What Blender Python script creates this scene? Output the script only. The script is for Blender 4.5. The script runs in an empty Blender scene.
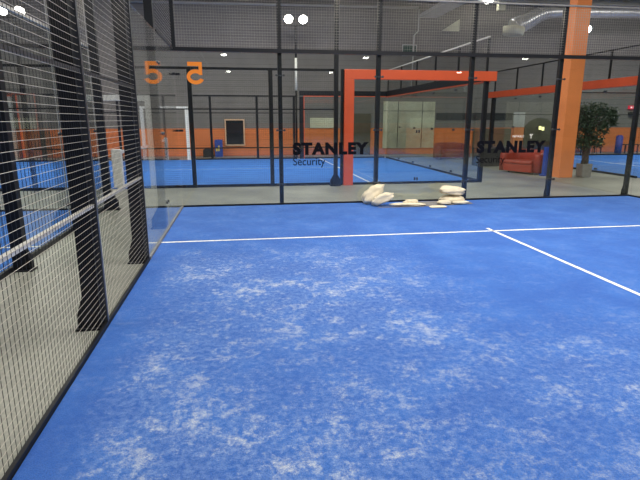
import bpy, bmesh, math, random
from mathutils import Vector, Matrix, noise
S = bpy.context.scene
C = S.collection
R = math.radians

# ------------------------------------------------------------------ camera
cam_data = bpy.data.cameras.new('camera')
cam = bpy.data.objects.new('camera', cam_data)
C.objects.link(cam)
S.camera = cam
yaw, pitch, roll = .155, -.2333, -.0003
f = Vector((math.sin(yaw)*math.cos(pitch), math.cos(yaw)*math.cos(pitch), math.sin(pitch)))
r = Vector((math.cos(yaw), -math.sin(yaw), 0))
u = r.cross(f)
M = Matrix((r, u, -f)).transposed().to_4x4()
M.translation = (1.1749, -10.3568, 1.7051)
cam.matrix_world = M
cam_data.sensor_fit = 'HORIZONTAL'
cam_data.sensor_width = 36
cam_data.lens = 505.7/640*36
cam_data.clip_start = .05
cam_data.clip_end = 200

# ------------------------------------------------------------------ world and light
S.view_settings.view_transform = 'Standard'
S.view_settings.look = 'None'
S.view_settings.gamma = 1
S.view_settings.use_curve_mapping = False
S.view_settings.exposure = 0.14
S.cycles.transparent_max_bounces = 40
S.cycles.max_bounces = 8
S.cycles.sample_clamp_indirect = 6
w = bpy.data.worlds.new('hall_ambient')
S.world = w
w.use_nodes = True
w.node_tree.nodes['Background'].inputs[0].default_value = (.9, .95, 1, 1)
w.node_tree.nodes['Background'].inputs[1].default_value = .25

def area(x, y, z, sx, sy, power, col=(1, .95, .86)):
    l = bpy.data.lights.new('ceiling_light', 'AREA')
    l.shape = 'RECTANGLE'; l.size = sx; l.size_y = sy; l.energy = power; l.color = col
    o = bpy.data.objects.new('ceiling_light', l)
    o.location = (x, y, z)
    C.objects.link(o)
for a in [(5.5, -4.6, 7.3, 6, 4, 880), (5, -14, 7.3, 5, 5, 480), (-6, -6, 7.3, 5, 5, 620), (5, 1.0, 7.3, 6, 1.5, 130),
          (-6, 8, 7.3, 5, 4, 700), (3.5, 8, 7.3, 5, 4, 620), (20, 8, 7.3, 6, 4, 800), (17, -6, 7.3, 5, 5, 420),
          (5, -30, 7.3, 8, 8, 500)]:
    area(*a)

# ------------------------------------------------------------------ materials
def new_mat(name):
    m = bpy.data.materials.new(name); m.use_nodes = True
    nt = m.node_tree
    return m, nt, nt.nodes['Principled BSDF'], nt.nodes.new, nt.links.new

def mat(name, col, rough=.5, metal=0, var=.0, scale=8, bump=0, bscale=60, spec=.5, emit=None, estr=0, coord='Object'):
    m, nt, b, N, L = new_mat(name)
    b.inputs['Base Color'].default_value = (*col, 1)
    b.inputs['Roughness'].default_value = rough
    b.inputs['Metallic'].default_value = metal
    b.inputs['Specular IOR Level'].default_value = spec
    tc = N('ShaderNodeTexCoord')
    if var:
        n = N('ShaderNodeTexNoise'); n.inputs['Scale'].default_value = scale; n.inputs['Detail'].default_value = 6
        L(tc.outputs[coord], n.inputs['Vector'])
        cr = N('ShaderNodeValToRGB')
        cr.color_ramp.elements[0].position = .3; cr.color_ramp.elements[1].position = .7
        cr.color_ramp.elements[0].color = (*[c*(1-var) for c in col], 1)
        cr.color_ramp.elements[1].color = (*[min(1, c*(1+var)) for c in col], 1)
        L(n.outputs['Fac'], cr.inputs[0]); L(cr.outputs[0], b.inputs['Base Color'])
    if bump:
        n2 = N('ShaderNodeTexNoise'); n2.inputs['Scale'].default_value = bscale
        L(tc.outputs[coord], n2.inputs['Vector'])
        bp = N('ShaderNodeBump'); bp.inputs['Strength'].default_value = bump; bp.inputs['Distance'].default_value = .01
        L(n2.outputs['Fac'], bp.inputs['Height']); L(bp.outputs[0], b.inputs['Normal'])
    if emit:
        b.inputs['Emission Color'].default_value = (*emit, 1)
        b.inputs['Emission Strength'].default_value = estr
    return m

def glass_mat(name, tint, f0=.04, rough=.015):
    m = bpy.data.materials.new(name); m.use_nodes = True
    nt = m.node_tree; nt.nodes.clear(); N = nt.nodes.new; L = nt.links.new
    out = N('ShaderNodeOutputMaterial'); mix = N('ShaderNodeMixShader')
    tr = N('ShaderNodeBsdfTransparent'); tr.inputs[0].default_value = (*tint, 1)
    gl = N('ShaderNodeBsdfGlossy'); gl.inputs['Roughness'].default_value = rough
    gl.inputs[0].default_value = (1, 1, 1, 1)
    lw = N('ShaderNodeLayerWeight'); lw.inputs[0].default_value = .5
    p = N('ShaderNodeMath'); p.operation = 'POWER'; p.inputs[1].default_value = 5
    ml = N('ShaderNodeMath'); ml.operation = 'MULTIPLY_ADD'; ml.inputs[1].default_value = 1-f0; ml.inputs[2].default_value = f0
    L(lw.outputs['Facing'], p.inputs[0]); L(p.outputs[0], ml.inputs[0]); L(ml.outputs[0], mix.inputs[0])
    L(tr.outputs[0], mix.inputs[1]); L(gl.outputs[0], mix.inputs[2]); L(mix.outputs[0], out.inputs[0])
    return m

def turf_mat(name, sand=1.0, base=(.019, .102, .45), lift=(.033, .150, .55)):
    """blue artificial grass with sand infill lying in patches of its own shape"""
    m, nt, b, N, L = new_mat(name)
    b.inputs['Roughness'].default_value = .85
    b.inputs['Specular IOR Level'].default_value = .25
    b.inputs['Sheen Weight'].default_value = .15
    b.inputs['Sheen Tint'].default_value = (.5, .75, 1, 1)
    tc = N('ShaderNodeTexCoord')
    def noise_(scale, detail=4, rough=.55, vec=None, dist=0):
        n = N('ShaderNodeTexNoise'); n.inputs['Scale'].default_value = scale
        n.inputs['Detail'].default_value = detail; n.inputs['Roughness'].default_value = rough
        n.inputs['Distortion'].default_value = dist
        L(vec if vec else tc.outputs['Object'], n.inputs['Vector']); return n.outputs['Fac']
    def ramp(v, a, c):
        mr = N('ShaderNodeMapRange'); mr.interpolation_type = 'SMOOTHSTEP'
        mr.inputs[1].default_value = a; mr.inputs[2].default_value = c
        L(v, mr.inputs[0]); return mr.outputs[0]
    def math_(op, a, c):
        n = N('ShaderNodeMath'); n.operation = op
        for i, v in enumerate((a, c)):
            if isinstance(v, (int, float)): n.inputs[i].default_value = v
            else: L(v, n.inputs[i])
        return n.outputs[0]
    def mixc(fac, a, c):
        n = N('ShaderNodeMix'); n.data_type = 'RGBA'
        L(fac, n.inputs[0])
        for i, v in ((6, a), (7, c)):
            if isinstance(v, tuple): n.inputs[i].default_value = (*v, 1)
            else: L(v, n.inputs[i])
        return n.outputs[2]
    broad = noise_(.45, 3)
    mid = noise_(1.6, 5, .6, dist=.2)
    fbm = noise_(5.5, 12, .78)
    flk = noise_(19, 9, .82)
    grain = noise_(120, 3, .8)
    col = mixc(ramp(mid, .3, .7), base, lift)
    col = mixc(math_('MULTIPLY', ramp(grain, .45, .62), .6), col, (base[0]*.5, base[1]*.5, base[2]*.55))
    sx = N('ShaderNodeSeparateXYZ'); L(tc.outputs['Object'], sx.inputs[0])
    # more infill lies where the players turn: the left half and the strip nearer the net
    left = math_('MULTIPLY', ramp(sx.outputs['X'], 4.3, 1.8), ramp(sx.outputs['Y'], -2.6, -4.6))
    net = ramp(sx.outputs['Y'], -5.6, -8.2)
    zone = math_('MAXIMUM', left, math_('MULTIPLY', net, 1.0))
    zone = math_('MULTIPLY', zone, ramp(sx.outputs['X'], .02, .55))
    zone = math_('MULTIPLY', zone, math_('ADD', math_('MULTIPLY', ramp(broad, .3, .6), .5), .5))
    zone = math_('MAXIMUM', zone, .16)
    dust = math_('MULTIPLY', ramp(flk, .38, .66), zone)
    col = mixc(math_('MULTIPLY', dust, .74*sand), col, (.19, .31, .62))
    patch = math_('ADD', math_('MULTIPLY', fbm, .6), math_('MULTIPLY', flk, .4))
    patch = math_('ADD', patch, math_('MULTIPLY', mid, .25))
    patch = math_('MULTIPLY', ramp(patch, .615, .765), math_('POWER', zone, 1.2))
    patch = math_('MULTIPLY', patch, math_('ADD', math_('MULTIPLY', ramp(grain, .42, .58), .65), .35))
    col = mixc(math_('MULTIPLY', patch, sand), col, (.62, .65, .66))
    L(col, b.inputs['Base Color'])
    bp = N('ShaderNodeBump'); bp.inputs['Strength'].default_value = .6; bp.inputs['Distance'].default_value = .012
    L(grain, bp.inputs['Height']); L(bp.outputs[0], b.inputs['Normal'])
    return m

def concrete_mat():
    m, nt, b, N, L = new_mat('hall_concrete')
    tc = N('ShaderNodeTexCoord')
    n1 = N('ShaderNodeTexNoise'); n1.inputs['Scale'].default_value = .8; n1.inputs['Detail'].default_value = 6
    n2 = N('ShaderNodeTexNoise'); n2.inputs['Scale'].default_value = 38; n2.inputs['Detail'].default_value = 3
    for n in (n1, n2): L(tc.outputs['Object'], n.inputs['Vector'])
    ad = N('ShaderNodeMath'); ad.operation = 'MULTIPLY_ADD'; ad.inputs[1].default_value = .6
    L(n2.outputs['Fac'], ad.inputs[0]); L(n1.outputs['Fac'], ad.inputs[2])
    cr = N('ShaderNodeValToRGB')
    cr.color_ramp.elements[0].position = .55; cr.color_ramp.elements[1].position = 1.0
    cr.color_ramp.elements[0].color = (.18, .185, .16, 1); cr.color_ramp.elements[1].color = (.345, .352, .305, 1)
    L(ad.outputs[0], cr.inputs[0]); L(cr.outputs[0], b.inputs['Base Color'])
    b.inputs['Roughness'].default_value = .45
    return m

def wall_mat(name, grey, orange=None, split=1.3, bw=.6, bh=.25):
    """painted block wall: courses in the bump, orange dado below the split height"""
    m, nt, b, N, L = new_mat(name)
    b.inputs['Roughness'].default_value = .8
    tc = N('ShaderNodeTexCoord'); sx = N('ShaderNodeSeparateXYZ'); L(tc.outputs['Object'], sx.inputs[0])
    n = N('ShaderNodeTexNoise'); n.inputs['Scale'].default_value = 1.3; n.inputs['Detail'].default_value = 5
    L(tc.outputs['Object'], n.inputs['Vector'])
    def cmix(fac, a, c):
        k = N('ShaderNodeMix'); k.data_type = 'RGBA'; L(fac, k.inputs[0])
        for i, v in ((6, a), (7, c)):
            if isinstance(v, tuple): k.inputs[i].default_value = (*v, 1)
            else: L(v, k.inputs[i])
        return k.outputs[2]
    g = cmix(n.outputs['Fac'], tuple(c*.8 for c in grey), tuple(c*1.2 for c in grey))
    if orange:
        o = cmix(n.outputs['Fac'], tuple(c*.88 for c in orange), tuple(c*1.1 for c in orange))
        lt = N('ShaderNodeMath'); lt.operation = 'LESS_THAN'; lt.inputs[1].default_value = split
        L(sx.outputs['Z'], lt.inputs[0])
        g = cmix(lt.outputs[0], g, o)
    # horizontal board joints
    md = N('ShaderNodeMath'); md.operation = 'MODULO'; md.inputs[1].default_value = bh
    L(sx.outputs['Z'], md.inputs[0])
    gt = N('ShaderNodeMath'); gt.operation = 'LESS_THAN'; gt.inputs[1].default_value = .018
    L(md.outputs[0], gt.inputs[0])
    hf = N('ShaderNodeMath'); hf.operation = 'MULTIPLY'; hf.inputs[1].default_value = .35
    L(gt.outputs[0], hf.inputs[0])
    g = cmix(hf.outputs[0], g, (.03, .028, .026))
    L(g, b.inputs['Base Color'])
    return m

K = {}
K['black'] = mat('black_powder_coat', (.009, .010, .013), .45, 0, .2, 5, spec=.3)
K['navy'] = mat('dark_frame_paint', (.055, .058, .065), .32, .3, .15, 4)
K['wire'] = mat('mesh_wire_steel_lit', (.46, .43, .37), .45, .2, .1, 20)  # pale tone holds the overhead light that catches the crosswise wires
K['wire_dark'] = mat('mesh_wire_black_shaded', (.018, .018, .02), .5, 0, .1, 20)  # on two-tone panels, the shaded copy of the same wire coat
K['rail'] = mat('galvanised_rail', (.50, .49, .46), .4, .2, .1, 9)
K['railmid'] = mat('grey_rail', (.20, .20, .20), .45, .1, .1, 9)
K['orange'] = mat('orange_red_paint', (.68, .098, .034), .38, 0, .06, 2)
K['pillar'] = mat('orange_pillar_paint', (.82, .255, .075), .6, 0, .08, 2)
K['white'] = mat('white_paint', (.78, .78, .74), .5, 0, .05, 4)
K['line'] = mat('white_court_line', (.76, .76, .72), .9, 0, .14, 22, .3, 90)
K['conc'] = concrete_mat()
K['turf'] = turf_mat('blue_turf_sanded', 1.0)
K['turf2'] = turf_mat('blue_turf_clean', .3, (.022, .14, .55), (.032, .19, .64))
K['glass'] = glass_mat('tempered_glass', (.955, .975, .965))
K['wall'] = wall_mat('grey_orange_wall', (.205, .193, .183), (.76, .225, .075), 1.3)
K['wallg'] = wall_mat('grey_wall', (.16, .155, .15), None)
K['wallr'] = wall_mat('grey_rear_wall', (.16, .155, .15), (.60, .17, .05), 1.3)
K['ceil'] = mat('dark_ceiling', (.10, .10, .10), .8, 0, .1, 1)
K['ltgrey'] = mat('light_grey_steel', (.50, .50, .48), .5, .1, .08, 3)
K['duct'] = mat('spiral_duct_metal', (.50, .52, .56), .3, .55, .1, 6, .5, 9)
K['cream'] = mat('cream_board', (.60, .60, .45), .7, 0, .18, 1.6)
K['bag'] = mat('cream_sandbag_cloth', (.74, .65, .48), .9, 0, .10, 9, .5, 40)
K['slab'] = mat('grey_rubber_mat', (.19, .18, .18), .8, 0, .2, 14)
K['orgtxt'] = mat('orange_vinyl', (.90, .25, .02), .45, 0, .03, 3)
K['blktxt'] = mat('black_vinyl', (.004, .004, .007), .7, 0, .05, 3, spec=.1)
K['sofa'] = mat('red_orange_leather', (.36, .045, .024), .45, 0, .12, 5)
K['maroon'] = mat('maroon_leather', (.22, .025, .035), .5, 0, .12, 5)
K['charc'] = mat('charcoal_fabric', (.035, .038, .042), .9, 0, .15, 12)
K['blue'] = mat('blue_pad', (.02, .07, .42), .6, 0, .1, 6)
K['leaf'] = mat('dark_green_leaf', (.035, .066, .038), .45, 0, .5, 14)
K['leaf2'] = mat('pale_leaf', (.30, .38, .16), .5, 0, .3, 14)
K['bark'] = mat('brown_bark', (.07, .05, .038), .9, 0, .3, 30, .6, 60)
K['pot'] = mat('grey_stone_pot', (.26, .25, .23), .8, 0, .15, 14)
K['soil'] = mat('dark_soil', (.03, .022, .016), 1, 0, .3, 40)
K['lamp'] = mat('lit_lamp', (1, 1, 1), .5, emit=(1, .97, .88), estr=22)
K['glow'] = mat('lit_lamp_soft', (1, .9, .5), .5, emit=(1, .88, .38), estr=1.8)
K['exitred'] = mat('lit_red_sign', (.6, .02, .05), .5, emit=(.9, .03, .08), estr=.5)
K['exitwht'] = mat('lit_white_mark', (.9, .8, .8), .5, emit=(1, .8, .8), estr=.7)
K['green'] = mat('dark_green_sign', (.03, .075, .06), .5, 0, .1, 5)
K['dark'] = mat('dark_glazing', (.02, .022, .025), .12, 0, .3, 3)
K['darkpanel'] = mat('dark_brown_panel', (.10, .085, .06), .6, 0, .15, 3)
K['yellow'] = mat('yellow_mark', (.8, .65, .05), .6, 0, .05, 3)

# ------------------------------------------------------------------ mesh helpers
class MB:
    def __init__(s): s.v = []; s.f = []; s.sm = []
    def add(s, vs, fs, smooth=False):
        b = len(s.v); s.v += [tuple(v) for v in vs]; s.f += [tuple(i+b for i in q) for q in fs]; s.sm += [smooth]*len(fs); return s
    def box(s, x0, x1, y0, y1, z0, z1):
        x0, x1 = sorted((x0, x1)); y0, y1 = sorted((y0, y1)); z0, z1 = sorted((z0, z1))
        v = [(x0, y0, z0), (x1, y0, z0), (x1, y1, z0), (x0, y1, z0), (x0, y0, z1), (x1, y0, z1), (x1, y1, z1), (x0, y1, z1)]
        return s.add(v, [(0, 3, 2, 1), (4, 5, 6, 7), (0, 1, 5, 4), (1, 2, 6, 5), (2, 3, 7, 6), (3, 0, 4, 7)])
    def tube(s, a, b, ra, rb=None, n=8, smooth=True, caps=True):
        a, b = Vector(a), Vector(b); rb = ra if rb is None else rb
        d = (b-a).normalized(); t = d.orthogonal().normalized(); q = d.cross(t)
        vs = []
        for p, rr in ((a, ra), (b, rb)):
            for i in range(n):
                an = 2*math.pi*i/n; vs.append(p+rr*(math.cos(an)*t+math.sin(an)*q))
        fs = [(i, (i+1) % n, n+(i+1) % n, n+i) for i in range(n)]
        s.add(vs, fs, smooth)
        if caps:
            k = len(s.v)-2*n
            s.f += [tuple(k+i for i in reversed(range(n))), tuple(k+n+i for i in range(n))]; s.sm += [False]*2
        return s
    def path(s, pts, rs, n=12):
        """a pipe through points"""
        P = [Vector(p) for p in pts]; rings = []
        t = None
        for i, p in enumerate(P):
            d = ((P[min(i+1, len(P)-1)]-p)+(p-P[max(i-1, 0)])).normalized()
            t = d.orthogonal().normalized() if t is None else (t-d*t.dot(d)).normalized()
            q = d.cross(t); rr = rs[i] if isinstance(rs, (list, tuple)) else rs
            rings.append([p+rr*(math.cos(2*math.pi*k/n)*t+math.sin(2*math.pi*k/n)*q) for k in range(n)])
        vs = [v for rg in rings for v in rg]
        fs = [(i*n+k, i*n+(k+1) % n, (i+1)*n+(k+1) % n, (i+1)*n+k) for i in range(len(P)-1) for k in range(n)]
        s.add(vs, fs, True)
        k = len(s.v)-len(vs)
        s.f += [tuple(k+i for i in reversed(range(n))), tuple(k+(len(P)-1)*n+i for i in range(n))]; s.sm += [False]*2
        return s
    def prism(s, pts, axis, a, b):
        """extrude a 2D outline (list of (p,q)) along axis between a and b"""
        n = len(pts)
        def P(p, q, t):
            return (t, p, q) if axis == 0 else ((p, t, q) if axis == 1 else (p, q, t))
        vs = [P(p, q, a) for p, q in pts]+[P(p, q, b) for p, q in pts]
        fs = [tuple(range(n)), tuple(reversed(range(n, 2*n)))]+[(i, n+i, n+(i+1) % n, (i+1) % n) for i in range(n)]
        return s.add(vs, fs)
    def build(s, name, m, parent=None, bevel=0, kind=None, label=None):
        me = bpy.data.meshes.new(name)
        off = Vector((0, 0, 0)); p = parent
        while p is not None: off += p.location; p = p.parent
        me.from_pydata([Vector(v)-off for v in s.v], [], s.f)
        me.materials.append(m)
        me.polygons.foreach_set('use_smooth', s.sm)
        bm = bmesh.new(); bm.from_mesh(me); bmesh.ops.recalc_face_normals(bm, faces=bm.faces); bm.to_mesh(me); bm.free()
        me.update()
        o = bpy.data.objects.new(name, me); C.objects.link(o)
        if parent is not None: o.parent = parent
        if bevel:
            bv = o.modifiers.new('bevel', 'BEVEL'); bv.width = bevel; bv.segments = 2; bv.limit_method = 'ANGLE'
        if kind: o['kind'] = kind
        if label: o['label'] = label
        return o

def thing(name, label, cat, loc=(0, 0, 0), group=None):
    o = bpy.data.objects.new(name, None); C.objects.link(o)
    o.location = loc; o.empty_display_size = .1
    o['label'] = label; o['category'] = cat
    if group: o['group'] = group
    return o
def tag(o, label, cat, group=None):
    o['label'] = label; o['category'] = cat
    if group: o['group'] = group
    return o
def relocate(o, loc):
    """give a one-mesh thing an origin at its own base"""
    o.data.transform(Matrix.Translation(-Vector(loc))); o.location = loc
    return o

def text_mesh(txt, height, width, origin, mirror=False, bold=.0, normal_y=True, depth=.0015):
    """letters standing in an xz plane, lower left corner of the caps at origin; returns an MB"""
    cu = bpy.data.curves.new('lettering', 'FONT'); cu.body = txt; cu.size = 1; cu.offset = bold; cu.extrude = 0.002; cu.space_character = 1+bold*2.6
    ob = bpy.data.objects.new('lettering', cu); C.objects.link(ob)
    dg = bpy.context.evaluated_depsgraph_get(); dg.update()
    me = bpy.data.meshes.new_from_object(ob.evaluated_get(dg))
    vs = [v.co.copy() for v in me.vertices]; fs = [tuple(p.vertices) for p in me.polygons]
    bpy.data.objects.remove(ob); bpy.data.curves.remove(cu); bpy.data.meshes.remove(me)
    x0 = min(v.x for v in vs); x1 = max(v.x for v in vs); z1 = max(v.y for v in vs)
    base = 0 if any(c in txt for c in 'ypg') else min(v.y for v in vs)
    out = []
    for v in vs:
        X = (v.x-x0)/(x1-x0)*width; Z = (v.y-base)/(z1-base)*height
        if mirror: X = width-X
        out.append((origin[0]+X, origin[1]-(v.z/.002)*depth, origin[2]+Z))
    return MB().add(out, fs)

# ------------------------------------------------------------------ hall shell
HX0, HX1, HY0, HY1, HZ = -26, 34, -56, 15, 7.9
fl = MB().box(HX0, HX1, HY0, HY1, -.2, -.012).build('floor', K['conc'], kind='structure')
MB().box(HX0, HX1, HY1, HY1+.25, -.2, HZ).build('wall_back', K['wall'], kind='structure')
MB().box(HX0-.25, HX0, HY0, HY1, -.2, HZ).build('wall_left', K['wallg'], kind='structure')
MB().box(HX1, HX1+.25, HY0, HY1, -.2, HZ).build('wall_right', K['wallg'], kind='structure')
MB().box(HX0, HX1, HY0-.25, HY0, -.2, HZ).build('wall_rear', K['wallr'], kind='structure')
MB().box(HX0, HX1, HY0, HY1+.25, HZ, HZ+.2).build('ceiling', K['ceil'], kind='structure')

# ------------------------------------------------------------------ courts (turf with painted lines)
def turf(label, x0, x1, y0, y1, m, lines):
    t = thing('court_turf', label, 'turf', ((x0+x1)/2, (y0+y1)/2, 0), 'blue court carpets')
    t.location = (0, 0, 0) if m is K['turf'] else t.location
    MB().box(x0, x1, y0, y1, -.011, 0).build('turf_carpet', m, t)
    for l in lines:
        MB().box(*l, .0002, .003).build('court_line', K['line'], t)
    return t
g = .02
turf('sand streaked blue court turf filling the foreground with white service lines', g, 10-g, -20, -.03, K['turf'],
     [(g, 10-g, -3.10, -3.05), (5.055, 5.105, -17.2, -2.87)])
turf('blue court turf beyond the grey aisle, behind the back glass wall', -11.9, 7.78, 3.16, 12.54, K['turf2'],
     [(-8.85, -8.80, 3.16, 12.54), (4.72, 4.77, 3.16, 12.54), (-9, 5.0, 8.055, 8.105)])
turf('blue court turf at the left, seen through the near mesh fence', -11.48, -1.53, -20, -.03, K['turf2'],
     [(-11.4, -1.6, -3.08, -3.03), (-6.525, -6.475, -17.2, -2.83)])
turf('blue court turf at the far right behind the potted tree', 13.12, 32, 3.16, 12.54, K['turf2'],
     [(16.05, 16.1, 3.16, 12.54), (15.8, 29, 8.055, 8.105)])

# ------------------------------------------------------------------ fence and glass wall builders
class Frame:
    """u along the wall from A, n outwards, z up"""
    def __init__(s, A, ud, nd): s.A = Vector((*A, 0)); s.u = Vector((*ud, 0)); s.n = Vector((*nd, 0))
    def P(s, u, n, z): p = s.A+s.u*u+s.n*n; return Vector((p.x, p.y, z))
    def box(s, mb, u0, u1, n0, n1, z0, z1):
        a = s.P(u0, n0, z0); b = s.P(u1, n1, z1)
        return mb.box(a.x, b.x, a.y, b.y, z0, z1)
    def tube(s, mb, u0, n0, z0, u1, n1, z1, r, n=6): return mb.tube(s.P(u0, n0, z0), s.P(u1, n1, z1), r, n=n)

def mesh_panel(F, root, u0, u1, z0, z1, n=.0, pitch=.05, rad=.002, m=None, seg=4, name='mesh_panel', vert=None):
    mb = MB()
    k = int(round((z1-z0)/pitch))
    for i in range(1, k): z = z0+(z1-z0)*i/k; F.tube(mb, u0, n, z, u1, n, z, rad, seg)
    nh = len(mb.f)
    k = int(round((u1-u0)/pitch))
    for i in range(1, k): uu = u0+(u1-u0)*i/k; F.tube(mb, uu, n+rad*1.6, z0, uu, n+rad*1.6, z1, rad, seg)
    o = mb.build(name, m or K['wire'], root)
    if vert is not None:
        o.data.materials.append(vert)  # upright wires painted darker, their weaker light put into the colour
        o.data.polygons.foreach_set('material_index', [0]*nh+[1]*(len(mb.f)-nh))
    return o

def glass_panel(F, root, u0, u1, z0, z1, n=0, th=.012):
    mb = MB(); F.box(mb, u0+.004, u1-.004, n, n+th, z0, z1)
    return mb.build('glass_panel', K['glass'], root)

def post(F, root, u, z1, w=.08, d=.14, n0=.025, foot=True, clamps=(), foot_d=.14, m=None, fh=.36):
    mb = MB(); F.box(mb, u-w/2, u+w/2, n0, n0+d, 0, z1)
    o = mb.build('post', m or K['black'], root)
    if foot:
        fb = MB()
        pts = [(n0+d-.002, 0), (n0+d+foot_d, 0), (n0+d+foot_d, fh*.4), (n0+d-.002, fh)]
        vs = []
        for uu in (u-w/2+.012, u+w/2-.012):
            vs += [F.P(uu, a, z) for a, z in pts]
        fb.add(vs, [(0, 1, 2, 3), (7, 6, 5, 4), (0, 4, 5, 1), (1, 5, 6, 2), (2, 6, 7, 3), (3, 7, 4, 0)])
        F.box(fb, u-w/2-.03, u+w/2+.03, n0-.01, n0+d+foot_d+.015, -.0115, .006)
        fb.build('foot', m or K['black'], o)
    for z in clamps:
        cb = MB()
        for sd in (-1, 1):
            F.tube(cb, u+sd*(w/2+.035), -.012, z, u+sd*(w/2+.035), .03, z, .022, 8)
        F.box(cb, u-w/2-.05, u+w/2+.05, .014, .026, z-.012, z+.012)
        cb.build('glass_clamp', K['navy'], o)
    return o

# ------------------------------------------------------------------ our court: back glass wall
FB = Frame((0, 0), (1, 0), (0, 1))
bw = thing('glass_wall', 'glass back wall of the near court carrying the lettering and the orange number', 'glass wall', (5, 0, 0))
CL = (.42, 1.5, 2.55)
panes = []
for i in range(5): panes.append(glass_panel(FB, bw, 2*i, 2*i+2, .03, 2.96))
for i in range(1, 6): post(FB, bw, 2*i + (-.04 if i == 5 else 0), 4.02, .08, .09, .03, True, CL if 0 < i < 5 else (), .05, fh=.26)
mb = MB(); FB.box(mb, -.02, .05, .0, .06, 3.0, 4.02); mb.build('corner_upright', K['black'], bw)
for z in CL:
    mb = MB(); FB.box(mb, .02, .10, -.02, .035, z-.02, z+.02); FB.box(mb, -.03, .02, -.09, -.005, z-.02, z+.02); mb.build('corner_clamp', K['black'], bw)
mb = MB(); FB.box(mb, -.02, 10.02, -.025, .03, 2.965, 3.035); mb.build('middle_rail', K['black'], bw)
mb = MB(); FB.box(mb, -.02, 10.02, -.015, .03, 3.985, 4.015); mb.build('top_rail', K['railmid'], bw)
mb = MB(); FB.box(mb, -.02, 10.02, -.02, .03, -.011, .03); mb.build('bottom_rail', K['black'], bw)
for i in range(5): mesh_panel(FB, bw, 2*i+.02, 2*i+1.98, 3.03, 3.985, .01, .05, .0022, K['wire'], 4)
text_mesh('STANLEY', .255, 1.575, (2.235, -.0015, 1.005), bold=.062).build('lettering', K['blktxt'], panes[1])
text_mesh('.', .02, .02, (3.83, -.0015, 1.0)).build('lettering', K['blktxt'], panes[1])
text_mesh('Security', .155, .66, (2.24, -.0015, .80), bold=.0).build('lettering', K['blktxt'], panes[1])
text_mesh('STANLEY', .265, 1.60, (6.195, -.0015, 1.005), bold=.062).build('lettering', K['blktxt'], panes[3])
text_mesh('Security', .155, .66, (6.2, -.0015, .80), bold=.0).build('lettering', K['blktxt'], panes[3])

def number_five(x0, x1, z0, z1):
    """a bold geometric 5, mirrored because it faces the aisle"""
    W = x1-x0; H = z1-z0; t = .225; mb = MB()
    X = lambda p: x1-p*W
    Z = lambda q: z0+q*H
    mb.box(X(.06), X(.93), -.0035, -.0005, Z(1-t*.82), Z(1))
    mb.box(X(.06), X(.06+t*.9), -.0030, -.0005, Z(.42), Z(1-t*.82))
    cx, cz, rx, rz = .47, .335, .53, .335
    ri, si = rx-t, rz-t*.78
    n = 32; vs = []; fs = []
    for i in range(n+1):
        a = R(138)-R(138+158)*i/n
        for y in (-.0035, -.0005):
            vs.append((X(cx+rx*math.cos(a)), y, Z(cz+rz*math.sin(a))))
            vs.append((X(cx+ri*math.cos(a)), y, Z(cz+si*math.sin(a))))
    for i in range(n):
        k = 4*i
        fs += [(k, k+1, k+5, k+4), (k+2, k+6, k+7, k+3), (k, k+4, k+6, k+2), (k+1, k+3, k+7, k+5)]
    fs += [(0, 2, 3, 1), (4*n, 4*n+1, 4*n+3, 4*n+2)]
    return mb.add(vs, fs)
number_five(.225, .535, 2.365, 2.775).build('number_five', K['orgtxt'], panes[0])

# our court: left side, glass corner then mesh fence
FL = Frame((0, 0), (0, -1), (-1, 0))
sg = thing('glass_wall', 'glass corner panels at the end of the near left mesh fence', 'glass wall', (0, -2, 0))
for i in range(2): glass_panel(FL, sg, .03+2*i, 2*i+1.98, .03, 2.99)
post(FL, sg, 2.0, 4.0, .08, .12, .03, True, CL, .12)
mb = MB(); FL.box(mb, .06, 2.0, -.006, .018, 2.99, 3.02); mb.build('middle_rail', K['black'], sg)
mb = MB(); FL.box(mb, .02, 3.96, -.016, .03, -.011, .03); mb.build('bottom_rail', K['railmid'], sg)
mesh_panel(FL, sg, .06, 1.96, 3.03, 4.0, .01, .05, .0016, K['wire'], vert=K['wire_dark'])

lf = thing('mesh_fence', 'tall black framed mesh fence in the left foreground', 'fence', (0, -7, 0))
for i, uu in enumerate((4.06, 6.11, 9.0)):
    post(FL, lf, uu, 3.9, .07, .13, .03, True, (), .055, fh=.30)
def fence_rails(F, root, u0, u1, zs, cuts, top=3.0):
    for z in zs:
        mb = MB(); F.box(mb, u0, u1, .004, .034, z-.013, z+.013); mb.build('middle_rail', K['rail'] if z < 1.5 else K['navy'], root)
    for a in cuts:
        mb = MB(); F.box(mb, a-.018, a+.018, -.012, .03, 0, top); mb.build('frame_upright', K['navy'], root)
fence_rails(FL, lf, 4.0, 12, (1.03, 2.07), (4.0, 6.07, 9.0), 3.9)
mb = MB(); FL.box(mb, 4.0, 12, -.014, .012, -.011, .03); mb.build('bottom_rail', K['black'], lf)
mb = MB(); FL.box(mb, 4.0, 12, -.01, .03, 3.86, 3.9); mb.build('top_rail', K['rail'], lf)
for a, b in ((4.02, 6.05), (6.09, 8.98), (9.02, 12)):
    mesh_panel(FL, lf, a, b, .035, 3.86, 0, .05, .0017, K['wire'], 6, vert=K['wire_dark'])

# our court: right side glass and mesh
FR = Frame((10, 0), (0, -1), (1, 0))
rg = thing('glass_wall', 'glass corner panels at the right edge, beside the last back post', 'glass wall', (10, -2, 0))
for i in range(2): glass_panel(FR, rg, .03+2*i, 2*i+1.98, .03, 2.99)
post(FR, rg, 2.0, 4.0, .08, .12, .03, True, CL, .12)
mb = MB(); FR.box(mb, .02, 3.96, -.014, .026, 2.99, 3.03); mb.build('top_rail', K['black'], rg)
mb = MB(); FR.box(mb, .02, 3.96, -.016, .03, -.011, .03); mb.build('bottom_rail', K['black'], rg)

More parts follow.
